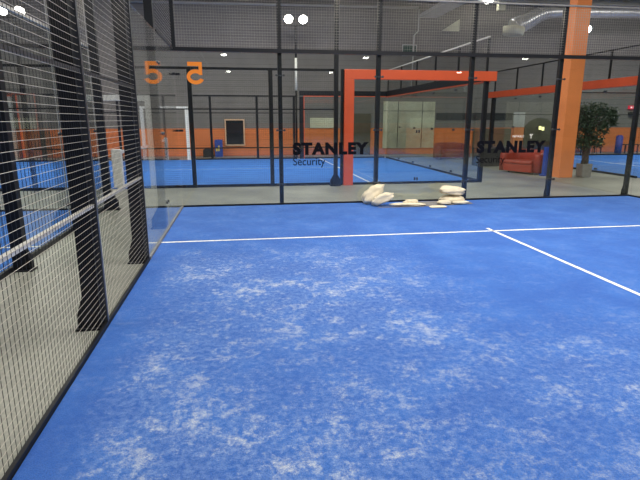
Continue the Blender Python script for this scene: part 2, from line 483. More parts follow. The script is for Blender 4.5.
# ------------------------------------------------------------------ neighbouring court on the left (D)
FD = Frame((-1.5, 0), (0, -1), (1, 0))
df = thing('mesh_fence', 'second mesh fence beyond the narrow concrete strip at the left', 'fence', (-1.5, -7, 0))
for uu in (4.2, 6.2, 8.2, 10): post(FD, df, uu, 3.0, .10, .14, .03, True, (), .06, fh=.28)
fence_rails(FD, df, 4.0, 12, (1.03, 2.07), (4.0, 6.0, 8.0, 10.0), 3.0)
mb = MB(); FD.box(mb, 4.0, 12, -.01, .03, -.011, .05); mb.build('bottom_rail', K['black'], df)
mb = MB(); FD.box(mb, 4.0, 12, -.01, .03, 2.98, 3.02); mb.build('top_rail', K['rail'], df)
for a, b in ((4.02, 5.98), (6.02, 7.98), (8.02, 9.98)): mesh_panel(FD, df, a, b, .05, 2.98, 0, .05, .002, K['wire_dark'], 4)
dg_ = thing('glass_wall', 'glass side wall with black posts behind the near mesh fence at the left', 'glass wall', (-1.5, -2, 0))
for i in range(2): glass_panel(FD, dg_, .03+2*i, 2*i+1.98, .05, 2.98)
for uu, zz in ((.05, 4), (2.0, 4.0)): post(FD, dg_, uu, zz, .10, .14, .03, True, CL, .12)
mb = MB(); FD.box(mb, 0, 3.96, -.02, .03, -.011, .05); mb.build('bottom_rail', K['black'], dg_)
mb = MB(); FD.box(mb, 0, 3.96, -.014, .026, 2.98, 3.02); mb.build('top_rail', K['rail'], dg_)
mesh_panel(FD, dg_, .06, 1.96, 3.02, 4.0, .01, .05, .0022, K['wire'])
for uu in (.0, 2.0):
    mb = MB(); FD.box(mb, uu-.012, uu+.012, -.02, .0, .05, 4.0); mb.build('frame_upright', K['rail'], dg_)  # pale colour paints in the highlight along the frame edge
FDb = Frame((-11.5, 0), (1, 0), (0, 1))
db = thing('glass_wall', 'glass back wall of the left hand court beside the aisle', 'glass wall', (-6.5, 0, 0))
for i in range(5): glass_panel(FDb, db, 2*i, 2*i+1.97, .03, 2.96)
for i in range(5): post(FDb, db, 2*i+(.04 if i == 0 else 0), 4.0, .08, .12, .03, False, CL if i else ())
mb = MB(); FDb.box(mb, 0, 9.96, -.02, .028, 2.965, 3.035); mb.build('middle_rail', K['black'], db)
mb = MB(); FDb.box(mb, 0, 9.96, -.02, .028, -.011, .03); mb.build('bottom_rail', K['black'], db)
mesh_panel(FDb, db, 0, 9.9, 3.03, 4.0, .01, .05, .002, K['wire'])

# ------------------------------------------------------------------ court beyond the aisle (B)
FN = Frame((-11.9, 3.1), (1, 0), (0, -1))
def b_fence(F, label, u0, u1, posts, loc, feet, pole, top=2.92):
    t = thing('mesh_fence', label, 'fence', loc)
    for uu in posts: post(F, t, uu, top+.04, .10, .10, .012, uu in feet, (), .10)
    for z in ((1.0, 1.97) if top > 2.9 else (2.0,)):
        mb = MB(); F.box(mb, u0, u1, -.02, .008, z-.015, z+.015); mb.build('middle_rail', K['black'], t)
    mb = MB(); F.box(mb, u0, u1, -.03, .01, top, top+.06); mb.build('top_rail', K['black'], t)
    mb = MB(); F.box(mb, u0, u1, -.03, .01, -.011, .06); mb.build('bottom_rail', K['black'], t)
    mesh_panel(F, t, u0+.02, u1-.02, .06, top, -.008, .05, .0018, K['wire_dark'], 4)
    return t
b_fence(FN, 'mesh fence along the far side of the grey aisle, middle of the view', 10.97, 15.62, (11.9, 13.9), (1.3, 3.1, 0), (), None)
b_fence(FN, 'mesh fence along the far side of the grey aisle, far left', 0, 8.93, (.05, 2.05, 4.05, 6.05, 8.05), (-7.4, 3.1, 0), (), None)
FF = Frame((-11.9, 12.6), (1, 0), (0, 1))
b_fence(FF, 'furthest mesh fence in front of the orange wall, middle of the view', 10.97, 15.62, (11.87, 13.87, 15.5), (1.3, 12.6, 0), (), None, 2.68)
b_fence(FF, 'furthest mesh fence in front of the orange wall, far left', 0, 8.93, (.05, 2.05, 4.05, 6.05, 8.05), (-7.4, 12.6, 0), (), None, 2.68)

def entrance(y, label):
    t = thing('entrance_frame', label, 'door frame', (-1.95, y, 0), 'white court entrance frames')
    for x in (-2.87, -1.03): MB().box(x-.07, x+.07, y-.05, y+.05, -.011, 2.16).build('upright', K['white'], t, .006)
    MB().box(-2.94, -.96, y-.05, y+.05, 2.16, 2.30 if y < 5 else 2.26).build('lintel', K['white'], t, .006)
entrance(3.1, 'white entrance frame across the aisle, seen through the left glass corner')
entrance(12.6, 'white entrance frame against the far orange wall')
nt_ = thing('court_net', 'low court net strung between white posts beyond the aisle', 'net', (-1.92, 8.1, 0))
MB().box(-2.04, -1.80, 3.2, 3.36, .004, .98).build('net_post', K['white'], nt_, .02)
MB().box(-2.0, -1.84, 12.3, 12.42, .004, .98).build('net_post', K['white'], nt_, .02)
vs = []; kk = 20; mb = MB()
for i in range(kk):
    for j in (0, 1):
        pass
pts = []
for i in range(kk+1):
    y = 3.36+8.94*i/kk; z = .94-.06*math.sin(math.pi*i/kk); pts.append((y, z))
outline = [(y, z) for y, z in pts]+[(y, z-.09) for y, z in reversed(pts)]
mb.prism(outline, 0, -1.93, -1.91).build('net_tape', K['white'], nt_)
mb = MB()
for i in range(190):
    y = 3.38+8.9*i/189; mb.tube((-1.92, y, .02), (-1.92, y, .84), .0015, n=3, caps=False)
for z in [i*.05+.05 for i in range(16)]: mb.tube((-1.92, 3.36, z), (-1.92, 12.3, z), .0015, n=3, caps=False)
mb.build('net_mesh', K['wire_dark'], nt_)

# orange framed glass corner facing the aisle
pf = thing('portal_frame', 'orange portal frame with glass facing the grey aisle', 'portal frame', (5.8, 3.1, 0))
MB().box(3.89, 4.15, 2.94, 3.06, -.011, 2.72).build('upright', K['orange'], pf, .008)
MB().box(3.82, 3.885, 3.02, 3.10, -.011, 2.97).build('back_post', K['black'], pf)
MB().box(3.89, 8.06, 2.94, 3.06, 2.72, 2.965).build('beam', K['orange'], pf, .008)
MB().box(7.80, 7.91, 3.07, 3.18, -.011, 2.72).build('corner_post', K['black'], pf)
for i in range(2):
    MB().box(4.16+1.8*i, 5.95+1.8*i, 3.08, 3.092, .05, 2.71).build('glass_panel', K['glass'], pf)
MB().box(4.16, 7.79, 3.06, 3.1, -.011, .05).build('bottom_rail', K['black'], pf)
for x in (5.92, 5.99):
    for z in (.12, 1.4): MB().box(x-.02, x+.02, 3.062, 3.078, z-.04, z+.04).build('glass_clamp', K['navy'], pf)
# right hand end wall of that court, frameless glass under the beam
def end_wall(label, x, sgn, cat='glass wall'):
    """sgn +1: outside is towards +x"""
    y0, y1 = 3.3, 12.54
    t = thing('glass_wall', label, cat, (x, 8.1, 0))
    for i in range(5):
        a = y0+(y1-y0)*i/5; b = y0+(y1-y0)*(i+1)/5
        MB().box(x-.006, x+.006, a+.004, b-.004, .05, 2.72).build('glass_panel', K['glass'], t)
        if i:
            mb = MB()
            for z in (.1, 1.4, 2.6): mb.box(x-.02, x+.02, a-.06, a-.02, z-.03, z+.03); mb.box(x-.02, x+.02, a+.02, a+.06, z-.03, z+.03)
            mb.build('glass_clamp', K['navy'], t)
    MB().box(x+sgn*.13, x+sgn*.20, 3.07 if sgn < 0 else 3.3, 13.25, 2.70, 2.965).build('orange_cladding', K['orange'], t, .006)
    MB().box(x-sgn*.06, x+sgn*.125, y0, 12.7, 2.74, 2.965).build('beam', K['black'], t)
    MB().box(x-sgn*.045, x+sgn*.125, y0, 12.7, 2.705, 2.735).build('orange_lip', K['orange'], t)
    MB().box(x-.02, x+.02, y0, y1, -.011, .05).build('bottom_rail', K['black'], t)
    for i in range(6):
        a = 3.15+(12.6-3.15)*i/5
        MB().box(x-.025, x+.025, a-.025, a+.025, 2.965, 3.84).build('upper_post', K['black'], t)
    MB().box(x-.02, x+.02, 3.1, 12.65, 3.84, 3.88).build('top_rail', K['rail'] if sgn > 0 else K['black'], t)
    F = Frame((x, 3.12), (0, 1), (1, 0))
    mesh_panel(F, t, .02, 9.46, 2.97, 3.84, 0, .05, .0015, K['wire_dark'], 3)
    return t
end_wall('frameless glass end wall running away behind the orange portal frame', 7.86, 1)
cw = end_wall('frameless glass end wall under an orange beam, behind the orange pillar and tree', 13.0, -1)
MB().box(12.92, 13.08, 12.56, 12.7, -.011, 2.70).build('corner_post', K['black'], cw)
# far glass corner
fp = thing('portal_frame', 'black portal frame with orange lip and glass at the far side of the court', 'portal frame', (5.8, 12.6, 0))
MB().box(3.84, 4.02, 12.56, 12.7, -.011, 2.70).build('back_post', K['black'], fp)
MB().box(3.84, 7.78, 12.56, 12.7, 2.74, 2.95).build('beam', K['black'], fp)
MB().box(4.03, 7.78, 12.56, 12.68, 2.705, 2.735).build('orange_lip', K['orange'], fp)
MB().box(4.025, 4.055, 12.56, 12.68, -.011, 2.70).build('orange_edge', K['orange'], fp)
for i in range(2): MB().box(4.07+1.86*i, 5.92+1.86*i, 12.59, 12.6, .06, 2.70).build('glass_panel', K['glass'], fp)
MB().box(4.06, 7.78, 12.57, 12.61, -.011, .06).build('bottom_rail', K['black'], fp)
# court on the right: far side
rf = thing('glass_wall', 'glass far side of the right hand court behind the tree', 'glass wall', (17, 12.6, 0))
for i in range(4): MB().box(13.1+2*i, 15.09+2*i, 12.59, 12.6, .06, 2.95).build('glass_panel', K['glass'], rf)
MB().box(13.1, 29, 12.57, 12.62, 2.95, 3.0).build('top_rail', K['black'], rf)
MB().box(13.1, 29, 12.57, 12.62, -.011, .06).build('bottom_rail', K['black'], rf)
MB().box(13.1, 29, 12.57, 12.62, 1.93, 1.96).build('middle_rail', K['black'], rf)

# ------------------------------------------------------------------ floodlights
def floodlight(x, y, label, face=-1, zt=5.75, pole_r=.045, n=2, group=None, white=False):
    t = thing('floodlight_pole', label, 'floodlight', (x, y, -.012), group)
    MB().box(x-.12, x+.12, y-.12, y+.12, -.012, .01).build('base_plate', K['black'], t)
    if white:
        MB().tube((x, y, .01), (x, y, 3.0), pole_r, n=10).tube((x, y, 4.4), (x, y, zt), pole_r*.9, n=10).build('pole', K['black'], t)
        MB().tube((x, y, 3.0), (x, y, 4.4), pole_r*1.3, n=10).build('pole_glint', K['white'], t)  # white length paints in a light reflection, no real sleeve on the pole
    else:
        MB().tube((x, y, .01), (x, y, zt), pole_r, n=10).build('pole', K['black'], t)
    xs = (0,) if n == 1 else (-.32, .32)
    MB().box(x-.5 if n > 1 else x-.08, x+.5 if n > 1 else x+.08, y-.03, y+.03, zt, zt+.05).build('crossbar', K['black'], t)
    for dx in xs:
        c = Vector((x+dx, y+face*.16, zt+.24)); d = Vector((0, face*.8, -.6)).normalized()
        hd = MB(); hd.tube(c-d*.12, c, .12, .21, 20); hd.tube(c-d*.06+Vector((0, 0, -.0)), (x+dx, y, zt+.05), .02, n=6)
        h = hd.build('lamp_head', K['black'], t)
        MB().tube(c+d*.002, c+d*.02, .19, .185, 20).build('lens', K['lamp'], h)
    return t
floodlight(3.80, 13.45, 'lit twin floodlight on a pole behind the far mesh fence', white=True)
floodlight(-7.75, 13.45, 'lit twin floodlight on a pole at the far left, behind the meshes', white=False)
floodlight(17.96, 13.6, 'lit lamp on a pole at the far right beside the orange pillar', n=1, zt=5.7)
def high_bay(x, y, z=6.5):
    t = thing('high_bay_lamp', 'small lit lamp reflected in the back glass', 'lamp', (x, y, z), 'lamps hanging over the hall behind')
    MB().tube((x, y, z+.2), (x, y, HZ), .01, n=6).build('cable', K['black'], t)
    h = MB().tube((x, y, z), (x, y, z+.2), .26, .12, 16).build('shade', K['black'], t)
    o = MB(); o.tube((x, y, z-.12), (x, y, z-.002), .20, .24, 16); o.build('lens', K['lamp'], h)
for x, y in ((.25, -30.3), (.3, -44), (11.2, -30.5), (10.7, -43.5), (23.9, -29.2), (23.8, -41.5)):
    high_bay(x, y)
# light pole rising at the corner of the mesh and the orange frame
lp = thing('light_pole', 'tall black light pole standing left of the orange portal frame', 'pole', (3.68, 2.88, -.012))
MB().box(3.61, 3.71, 2.83, 2.93, -.0115, 6.6).build('shaft', K['black'], lp)
fb = MB()
fb.prism([(3.52, -.011), (3.80, -.011), (3.80, .14), (3.71, .30), (3.61, .30), (3.52, .14)], 1, 2.85, 2.915)
fb.build('foot', K['black'], lp)

# ------------------------------------------------------------------ pillar, roof steel, duct
pl = MB().box(10.72, 11.18, 3.75, 4.10, -.011, HZ).build('pillar', K['pillar'], None, .01)
relocate(pl, (10.95, 3.92, -.011)); tag(pl, 'square orange pillar rising beside the potted tree', 'pillar')
b = MB()
b.box(11.5, 33, 13.5, 13.8, 7.08, 7.14).box(11.5, 33, 13.62, 13.68, 7.14, 7.5).box(11.5, 33, 13.5, 13.8, 7.5, 7.56)
tag(relocate(b.build('roof_beam', K['white']), (22, 13.65, 7.08)), 'pale steel beam under the roof above the silver duct', 'beam')
b = MB(); b.tube((-4, 14.85, 6.8), (9.9, 14.85, 6.95), .05, n=8)
tag(relocate(b.build('wall_conduit', K['ltgrey']), (3, 14.85, 6.87)), 'pale horizontal pipe along the top of the grey wall', 'pipe')
b = MB(); b.path([(9.95, 14.85, 6.88), (9.95, 14.85, 5.9), (9.75, 14.85, 5.7), (9.7, 14.85, 2.9)], .035, 8)
dp = b.build('downpipe', K['ltgrey'])
tag(relocate(dp, (9.95, 14.85, 2.9)), 'thin pale pipe running down the grey wall by the green sign', 'pipe')
du = thing('air_duct', 'silver round air duct with an elbow and cream outlet', 'duct', (15, 13.2, 5.6))
P = [(33, 13.1, 6.95), (20.4, 13.1, 6.70), (16.2, 13.1, 6.60), (15.6, 13.1, 6.58), (15.2, 13.1, 6.48), (14.8, 13.1, 6.28), (14.45, 13.1, 6.08), (14.15, 13.1, 5.98), (13.95, 13.1, 5.86)]
rs = [.23, .23, .23, .27, .31, .34, .36, .38, .40]; b = MB(); b.path(P, rs, 24)
Pv = [Vector(p) for p in P]
for i in range(28):                       # ribs of the spiral seam and of the flexible elbow
    x = 16.2+i*.62; z = 6.60+(x-16.2)*.0222
    b.tube((x, 13.1, z), (x+.035, 13.1, z), .24, n=20)
for k in range(3, 8):
    for q in (0, .33, .66):
        p = Pv[k].lerp(Pv[k+1], q) if k < 8 else Pv[k]
        d = (Pv[k+1]-Pv[k]).normalized(); rr = rs[k]+(rs[k+1]-rs[k])*q
        b.tube(p-d*.02, p+d*.02, rr+.025, n=20)
b.build('duct_pipe', K['duct'], du)
MB().tube((13.97, 13.1, 5.88), (13.93, 13.1, 5.55), .50, .46, 24).build('duct_outlet', K['cream'], du)
b = MB()
for yy in (0,):
    b.box(9.95, 10.02, 2, 14.75, 6.55, 6.65).box(10.75, 10.82, 2, 14.75, 6.55, 6.65)
    for i in range(22): b.box(10.02, 10.75, 2.3+i*.58, 2.36+i*.58, 6.56, 6.60)
b.box(9.95, 10.82, 2, 14.75, 6.50, 6.545)
tag(relocate(b.build('cable_tray', K['ltgrey']), (10.4, 8.5, 6.5)), 'long grey cable tray running away under the roof to the wall', 'cable tray')
b = MB(); b.prism([(11.15, 5.95), (12.05, 5.95), (12.05, 6.5)], 1, 14.85, 14.99)
tag(relocate(b.build('wedge_panel', K['cream']), (11.6, 14.92, 5.95)), 'cream triangular panel high on the grey wall', 'panel')
b = MB(); b.box(9.25, 9.9, 14.93, 14.99, 4.8, 5.25)
sg2 = thing('wall_sign', 'dark green blank sign high on the grey wall', 'sign', (9.57, 14.95, 4.8))
b.build('sign_face', K['green'], sg2, .01)
MB().box(9.21, 9.94, 14.95, 14.999, 4.76, 5.29).build('sign_frame', K['ltgrey'], sg2)
cb = MB().box(13.35, 13.7, 13.52, 13.78, 6.70, 7.079)
tag(relocate(cb.build('junction_box', K['cream'], None, .02), (13.52, 13.65, 6.70)), 'cream box hanging under the roof beam left of the duct', 'box')
cb = thing('ceiling_lamp', 'lit lamp at the top edge beside the cream box', 'lamp', (12.9, 13.6, 7.05))
MB().box(12.72, 12.98, 13.55, 13.65, 7.15, 7.9).build('bracket', K['black'], cb)
MB().tube((12.85, 13.6, 7.0), (12.85, 13.6, 7.15), .2, .16, 14).build('lens', K['lamp'], cb)

# ------------------------------------------------------------------ things on the far wall
wn = thing('window_1', 'dark window in an orange frame on the far orange wall', 'window', (.98, 14.95, .5)); wn['kind'] = 'structure'
del wn['category']
b = MB(); b.box(.50, .56, 14.9, 14.999, .48, 1.74).box(1.38, 1.44, 14.9, 14.999, .48, 1.74).box(.56, 1.38, 14.9, 14.999, .48, .54).box(.56, 1.38, 14.9, 14.999, 1.68, 1.74)
b.build('window_frame', mat('window_frame_tan', (.75, .50, .33), .5, 0, .05, 3), wn)
MB().box(.56, 1.38, 14.94, 14.96, .54, 1.68).build('window_pane', K['dark'], wn)
bx = thing('storage_cabinet', 'tall blue cabinet with yellow markings by the far window', 'cabinet', (.18, 14.7, -.012))
MB().box(.0, .36, 14.5, 14.95, -.011, .78).build('cabinet_body', K['blue'], bx, .01)
MB().box(.05, .13, 14.49, 14.499, .25, .40).box(.16, .22, 14.49, 14.499, .25, .52).build('yellow_marking', K['yellow'], bx)
b = MB(); b.box(-.55, -.15, 14.4, 14.8, -.011, .32).box(-.5, -.2, 14.45, 14.75, .32, .36)
tag(relocate(b.build('black_crate', K['charc'], None, .02), (-.35, 14.6, -.011)), 'small black box on the floor left of the blue cabinet', 'box')
def board(x0, x1, z0, z1, m, name, label, cat, cross=False):
    t = thing(name, label, cat, ((x0+x1)/2, 14.96, z0))
    MB().box(x0, x1, 14.95, 14.999, z0, z1).build('board_face', m, t)
    if cross:
        b = MB()
        for z in (z0+(z1-z0)*.8,): b.box(x0, x1, 14.935, 14.949, z-.012, z+.012)
        for k in (.28, .75): b.box(x0+(x1-x0)*k-.012, x0+(x1-x0)*k+.012, 14.93, 14.949, z0, z1)
        b.build('board_battens', K['charc'], t)
    return t
board(8.35, 11.05, .3, 2.6, K['cream'], 'wall_board', 'large cream board seen through the glass end wall', 'board', True)
board(4.64, 5.95, 1.31, 1.8, K['cream'], 'wall_board', 'small cream board on the grey wall behind the far mesh', 'board')
board(6.15, 7.7, .0, 2.0, K['darkpanel'], 'shutter_panel', 'dark brown panel in the orange wall right of the portal upright', 'panel')
board(11.15, 15.3, 1.7, 2.05, K['charc'], 'wall_stripe_panel', 'dark strip panel above the orange band, behind the glass', 'panel')
b = MB(); b.box(-8.95, -4.0, 14.9, 14.999, 2.40, 2.62)
# orange door frame at far left
dr = thing('door_1', 'orange framed door at the far left wall', 'door', (-8.9, 14.95, 0)); dr['kind'] = 'structure'; del dr['category']
MB().box(-9.25, -8.70, 14.96, 14.999, 0, 2.72).build('door_leaf', K['ltgrey'], dr)
b = MB(); b.box(-9.31, -9.25, 14.92, 14.999, 0, 2.78).box(-8.70, -8.62, 14.92, 14.999, 0, 2.78).box(-9.25, -8.70, 14.92, 14.999, 2.72, 2.78)
b.build('door_frame', K['orange'], dr)
board(-8.5, -7.4, .0, 1.28, K['darkpanel'], 'shutter_panel', 'dark brown panel in the orange wall at the far left', 'panel')
board(-6.4, -5.9, .35, 1.28, K['cream'], 'wall_board', 'narrow cream board on the far left orange wall', 'board')
b = MB(); b.box(-8.62, -8.45, 13.6, 13.8, -.011, .35); b.tube((-8.535, 13.7, .35), (-8.535, 13.7, .5), .05, .03, 8)
tag(relocate(b.build('white_canister', K['white'], None, .02), (-8.53, 13.7, -.011)), 'small white canister at the foot of the far left wall', 'canister')
# arch niche with light behind the lounge
ar = thing('arch_niche', 'dark arched niche on the wall behind the sofa', 'niche', (17, 14.95, 0))
pts = [(16.05, 0), (17.75, 0)]
for i in range(17):
    a = math.pi*i/16; pts.append((16.9+.85*math.cos(a), 1.15+.65*math.sin(a)))
b = MB(); b.prism(pts, 1, 14.93, 14.999); b.build('niche_face', mat('dark_olive', (.05, .05, .03), .7, 0, .2, 3), ar)
wl = thing('wall_lamp', 'small yellow wall lamp glowing inside the dark arch', 'lamp', (16.9, 14.8, 1.2))
MB().box(16.86, 16.94, 14.8, 14.93, 1.2, 1.26).build('bracket', K['black'], wl)
MB().box(16.76, 16.86, 14.72, 14.80, 1.20, 1.38).box(16.93, 17.03, 14.72, 14.80, 1.16, 1.34).build('lamp_shade', K['glow'], wl)
tb = thing('wall_banner', 'orange banner with white writing on the wall left of the arch', 'banner', (15.6, 14.95, 0))
MB().box(15.45, 16.0, 14.95, 14.999, -.0, 1.32).build('banner_face', K['pillar'], tb)
MB().box(15.38, 16.02, 14.96, 14.999, 1.33, 2.1).build('upper_board', K['ltgrey'], tb)
text_mesh('NPAILO', .12, .72, (15.40, 14.94, .80), bold=.03).build('lettering', K['exitwht'], tb)
text_mesh('Y', .24, .2, (16.34, 14.92, .74), bold=.05).build('lettering', K['exitwht'], ar)
board(13.2, 15.3, .0, 1.27, K['darkpanel'], 'shutter_panel', 'dark brown panel on the wall left of the orange banner', 'panel')
# exit sign
ex = thing('exit_sign', 'small lit red sign on the grey wall at the far right', 'sign', (22.2, 14.9, 2.25))
MB().box(21.98, 22.42, 14.88, 14.999, 2.27, 2.45).build('sign_body', K['exitred'], ex, .01)
MB().box(22.06, 22.14, 14.873, 14.879, 2.31, 2.40).box(22.17, 22.2, 14.873, 14.879, 2.32, 2.36).box(22.23, 22.33, 14.873, 14.879, 2.33, 2.42).build('sign_symbol', K['exitwht'], ex)
bk = MB().box(22.05, 22.4, 14.8, 14.999, 1.95, 2.12)
tag(relocate(bk.build('speaker_box', K['charc'], None, .01), (22.2, 14.9, 1.95)), 'dark box on the wall just below the red sign', 'box')
b = MB(); b.tube((20.85, 13.9, -.011), (20.85, 13.9, .88), .17, .17, 16); b.tube((20.85, 13.9, .88), (20.85, 13.9, .93), .13, .1, 16)
tag(relocate(b.build('padded_post', K['blue']), (20.85, 13.9, -.011)), 'blue padded post at the far side, right of the tree', 'post')
def bench(x0, x1, y, label):
    t = thing('bench', label, 'bench', ((x0+x1)/2, y, -.012), 'dark benches along the far wall')
    MB().box(x0, x1, y-.2, y+.2, .40, .45).build('seat', K['charc'], t, .01)
    for x in (x0+.08, x1-.08):
        for yy in (y-.15, y+.15): MB().box(x-.025, x+.025, yy-.025, yy+.025, -.011, .40).build('leg', K['black'], t)
bench(21.3, 22.2, 14.2, 'short dark bench right of the blue padded post')
bench(22.6, 24.4, 14.2, 'longer dark bench at the far right edge')
def table(x, y, wd, label):
    t = thing('side_table', label, 'table', (x, y, -.012), 'white tables behind the tree')
    MB().box(x-wd/2, x+wd/2, y-.3, y+.3, .70, .75).build('table_top', K['white'], t, .008)
    for dx in (-wd/2+.06, wd/2-.06):
        for dy in (-.24, .24): MB().box(x+dx-.02, x+dx+.02, y+dy-.02, y+dy+.02, -.011, .70).build('leg', K['black'], t)
table(18.35, 14.2, .9, 'white topped table seen left of the tree trunk')
table(19.5, 14.2, .9, 'white topped table seen right of the tree trunk')
for i, (x, lb) in enumerate(((18.4, 'dark stool under the white table left of the tree trunk'), (19.3, 'dark stool under the white table right of the tree trunk'))):
    t = thing('stool', lb, 'stool', (x, 13.75, -.012), 'stools behind the tree')
    MB().tube((x, 13.75, .44), (x, 13.75, .5), .17, .16, 14).build('seat', K['charc'], t)
    for a in range(4):
        an = a*math.pi/2+.7
        MB().tube((x+.10*math.cos(an), 13.75+.10*math.sin(an), .44), (x+.17*math.cos(an), 13.75+.17*math.sin(an), -.011), .014, n=6).build('leg', K['black'], t)

# ------------------------------------------------------------------ lounge: sofas, counter, bollard
def tub_sofa(name, label, loc, rot, m, W=1.45, D=.80, H=.68):
    t = thing(name, label, 'sofa', loc)
    t.rotation_euler.z = rot
    def prof(n, rr):            # U shaped plan, open to -y
        pts = []
        a, b = W/2-rr, D-rr
        for i in range(n+1):
            s = i/n; an = math.pi*(1-s)
            pts.append(((W/2-rr)*math.copysign(abs(math.cos(an))**.55, math.cos(an)), -D/2+rr*.9+(D-rr*1.9)*abs(math.sin(an))**.6))
        return pts
    def local(mb, nm, mt, bev=0, parent=t):
        o = mb.build(nm, mt, None, bev); o.parent = parent; return o
    pts = prof(28, .10); mb = MB(); n = 10; rings = []
    for i, (x, y) in enumerate(pts):
        p0 = pts[max(i-1, 0)]; p1 = pts[min(i+1, len(pts)-1)]
        dx, dy = p1[0]-p0[0], p1[1]-p0[1]; l = math.hypot(dx, dy); nx, ny = -dy/l, dx/l
        s = i/(len(pts)-1); h = H-.10*(1-math.sin(math.pi*s)**.7)
        hw = .10
        sec = [(-hw, .06), (-hw, h-.09)]+[(hw*math.cos(q), h-.09+.09*math.sin(q)) for q in [math.pi*(1-k/6) for k in range(1, 6)]]+[(hw, h-.09), (hw, .06)]
        rings.append([(x+nx*a, y+ny*a, z) for a, z in sec])
    k = len(rings[0]); vs = [v for rg_ in rings for v in rg_]
    fs = [(i*k+j, i*k+(j+1) % k, (i+1)*k+(j+1) % k, (i+1)*k+j) for i in range(len(rings)-1) for j in range(k)]
    fs += [tuple(range(k)), tuple((len(rings)-1)*k+j for j in reversed(range(k)))]
    mb.add(vs, fs, True); local(mb, 'backrest', m)
    b = MB().box(-W/2+.2, W/2-.2, -D/2+.03, D/2-.2, .06, .30); local(b, 'seat_base', m, .02)
    b = MB().box(-W/2+.2, W/2-.2, -D/2+.01, D/2-.2, .305, .42); local(b, 'seat_cushion', m, .04)
    for sx in (-1, 1):
        for sy in (-1, 1):
            b = MB().tube((sx*(W/2-.28), sy*(D/2-.25), 0), (sx*(W/2-.28), sy*(D/2-.25), .06), .025, n=8); local(b, 'leg', K['black'])
    return t
tub_sofa('tub_sofa', 'rounded red orange sofa left of the orange pillar', (10.52, 5.32, -.011), R(-66), K['sofa'], 1.46, .92, .76)
tub_sofa('tub_sofa', 'rounded maroon sofa further back, seen through the glass end wall', (10.55, 11.6, -.011), R(10), K['maroon'], 1.7, .85, .72)
b = MB().box(10.05, 11.3, 7.7, 8.3, -.011, .62).box(10.02, 11.33, 7.66, 8.34, .62, .66)
tag(relocate(b.build('low_counter', K['charc'], None, .01), (10.7, 8, -.011)), 'low dark grey counter to the left of the red orange sofa', 'counter')
b = MB().box(10.57, 10.72, 4.28, 4.42, -.011, .88).box(10.52, 10.77, 4.23, 4.47, -.011, .03)
tag(relocate(b.build('blue_bollard', K['blue'], None, .01), (10.645, 4.35, -.011)), 'slim blue bollard between the red orange sofa and the orange pillar', 'bollard')

# ------------------------------------------------------------------ potted tree
random.seed(5)
pt = thing('potted_tree', 'leafy indoor tree in a grey pot right of the orange pillar', 'tree', (11.69, 3.95, -.011))
PX, PY = 11.69, 3.95
b = MB()
def ring(hw, z, n=4): return [(PX-hw, PY-hw, z), (PX+hw, PY-hw, z), (PX+hw, PY+hw, z), (PX-hw, PY+hw, z)]
vs = ring(.15, -.011)+ring(.165, .39)+ring(.14, .39)+ring(.14, .34)
b.add(vs, [(3, 2, 1, 0)]+[(i+4*k, (i+1) % 4+4*k, (i+1) % 4+4*k+4, i+4*k+4) for k in range(3) for i in range(4)]+[(12, 13, 14, 15)])
b.build('pot', K['pot'], pt, .012)
MB().box(PX-.138, PX+.138, PY-.138, PY+.138, .342, .355).build('soil', K['soil'], pt)
b = MB(); tips = []
for i in range(5):
    a = i*1.26; x, y = PX+.07*math.cos(a), PY+.07*math.sin(a)
    P = [(x, y, .37)]
    for k in range(1, 7):
        q = a+k*.7; rr = .06+.004*k; P.append((PX+rr*math.cos(q), PY+rr*math.sin(q), .37+k*.17))
    b.path(P, [.045-.003*k for k in range(7)], 7)
    base = Vector(P[-1])
    for j in range(4):
        e = Vector((PX+.12+random.uniform(-.5, .5), PY+random.uniform(-.4, .4), random.uniform(1.6, 2.15)))
        b.path([base, (base+e)/2+Vector((0, 0, .06)), e], [.018, .012, .005], 5); tips.append(e)
b.build('trunk', K['bark'], pt)
def leaves(n, m, name, blobs):
    mb = MB()
    for i in range(n):
        c, rad = random.choice(blobs)
        d = Vector((random.gauss(0, 1), random.gauss(0, 1), random.gauss(0, 1))).normalized()
        p = Vector(c)+Vector((d.x*rad[0], d.y*rad[1], d.z*rad[2]))*random.uniform(.35, 1.35)**.7
        p.x = max(p.x, 11.3)
        ax = Vector((random.gauss(0, 1), random.gauss(0, 1), random.gauss(-.7, .6))).normalized()
        sd = ax.orthogonal().normalized(); q = random.uniform(0, 6.28)
        sd = (sd*math.cos(q)+ax.cross(sd)*math.sin(q))
        nrm = ax.cross(sd)
        l = random.uniform(.06, .12); wd = l*.42
        mb.add([p, p+ax*l*.5+sd*wd*.5+nrm*.006, p+ax*l, p+ax*l*.5-sd*wd*.5+nrm*.006], [(0, 1, 2), (0, 2, 3)])
    return mb.build(name, m, pt)
blobs = [((PX-.26, PY, 1.45), (.22, .28, .34)), ((PX-.24, PY, 1.88), (.22, .28, .24)), ((PX+.05, PY, 1.72), (.38, .36, .34)), ((PX+.36, PY, 1.90), (.32, .3, .28)), ((PX-.14, PY, 1.66), (.28, .28, .34)), ((PX+.06, PY-.05, 2.04), (.34, .28, .20)),
         ((PX+.66, PY, 1.90), (.18, .2, .18)), ((PX-.06, PY, 1.28), (.30, .28, .28)), ((PX+.28, PY, 1.42), (.28, .25, .28)), ((PX-.16, PY, 1.04), (.20, .22, .18)), ((PX+.30, PY, 1.08), (.18, .2, .18)),
         ((PX+.80, PY, 1.74), (.07, .1, .20)), ((PX+.5, PY, 1.5), (.14, .15, .2))]
leaves(3300, K['leaf'], 'foliage', blobs)
leaves(60, K['leaf2'], 'pale_leaves', blobs[7:11])

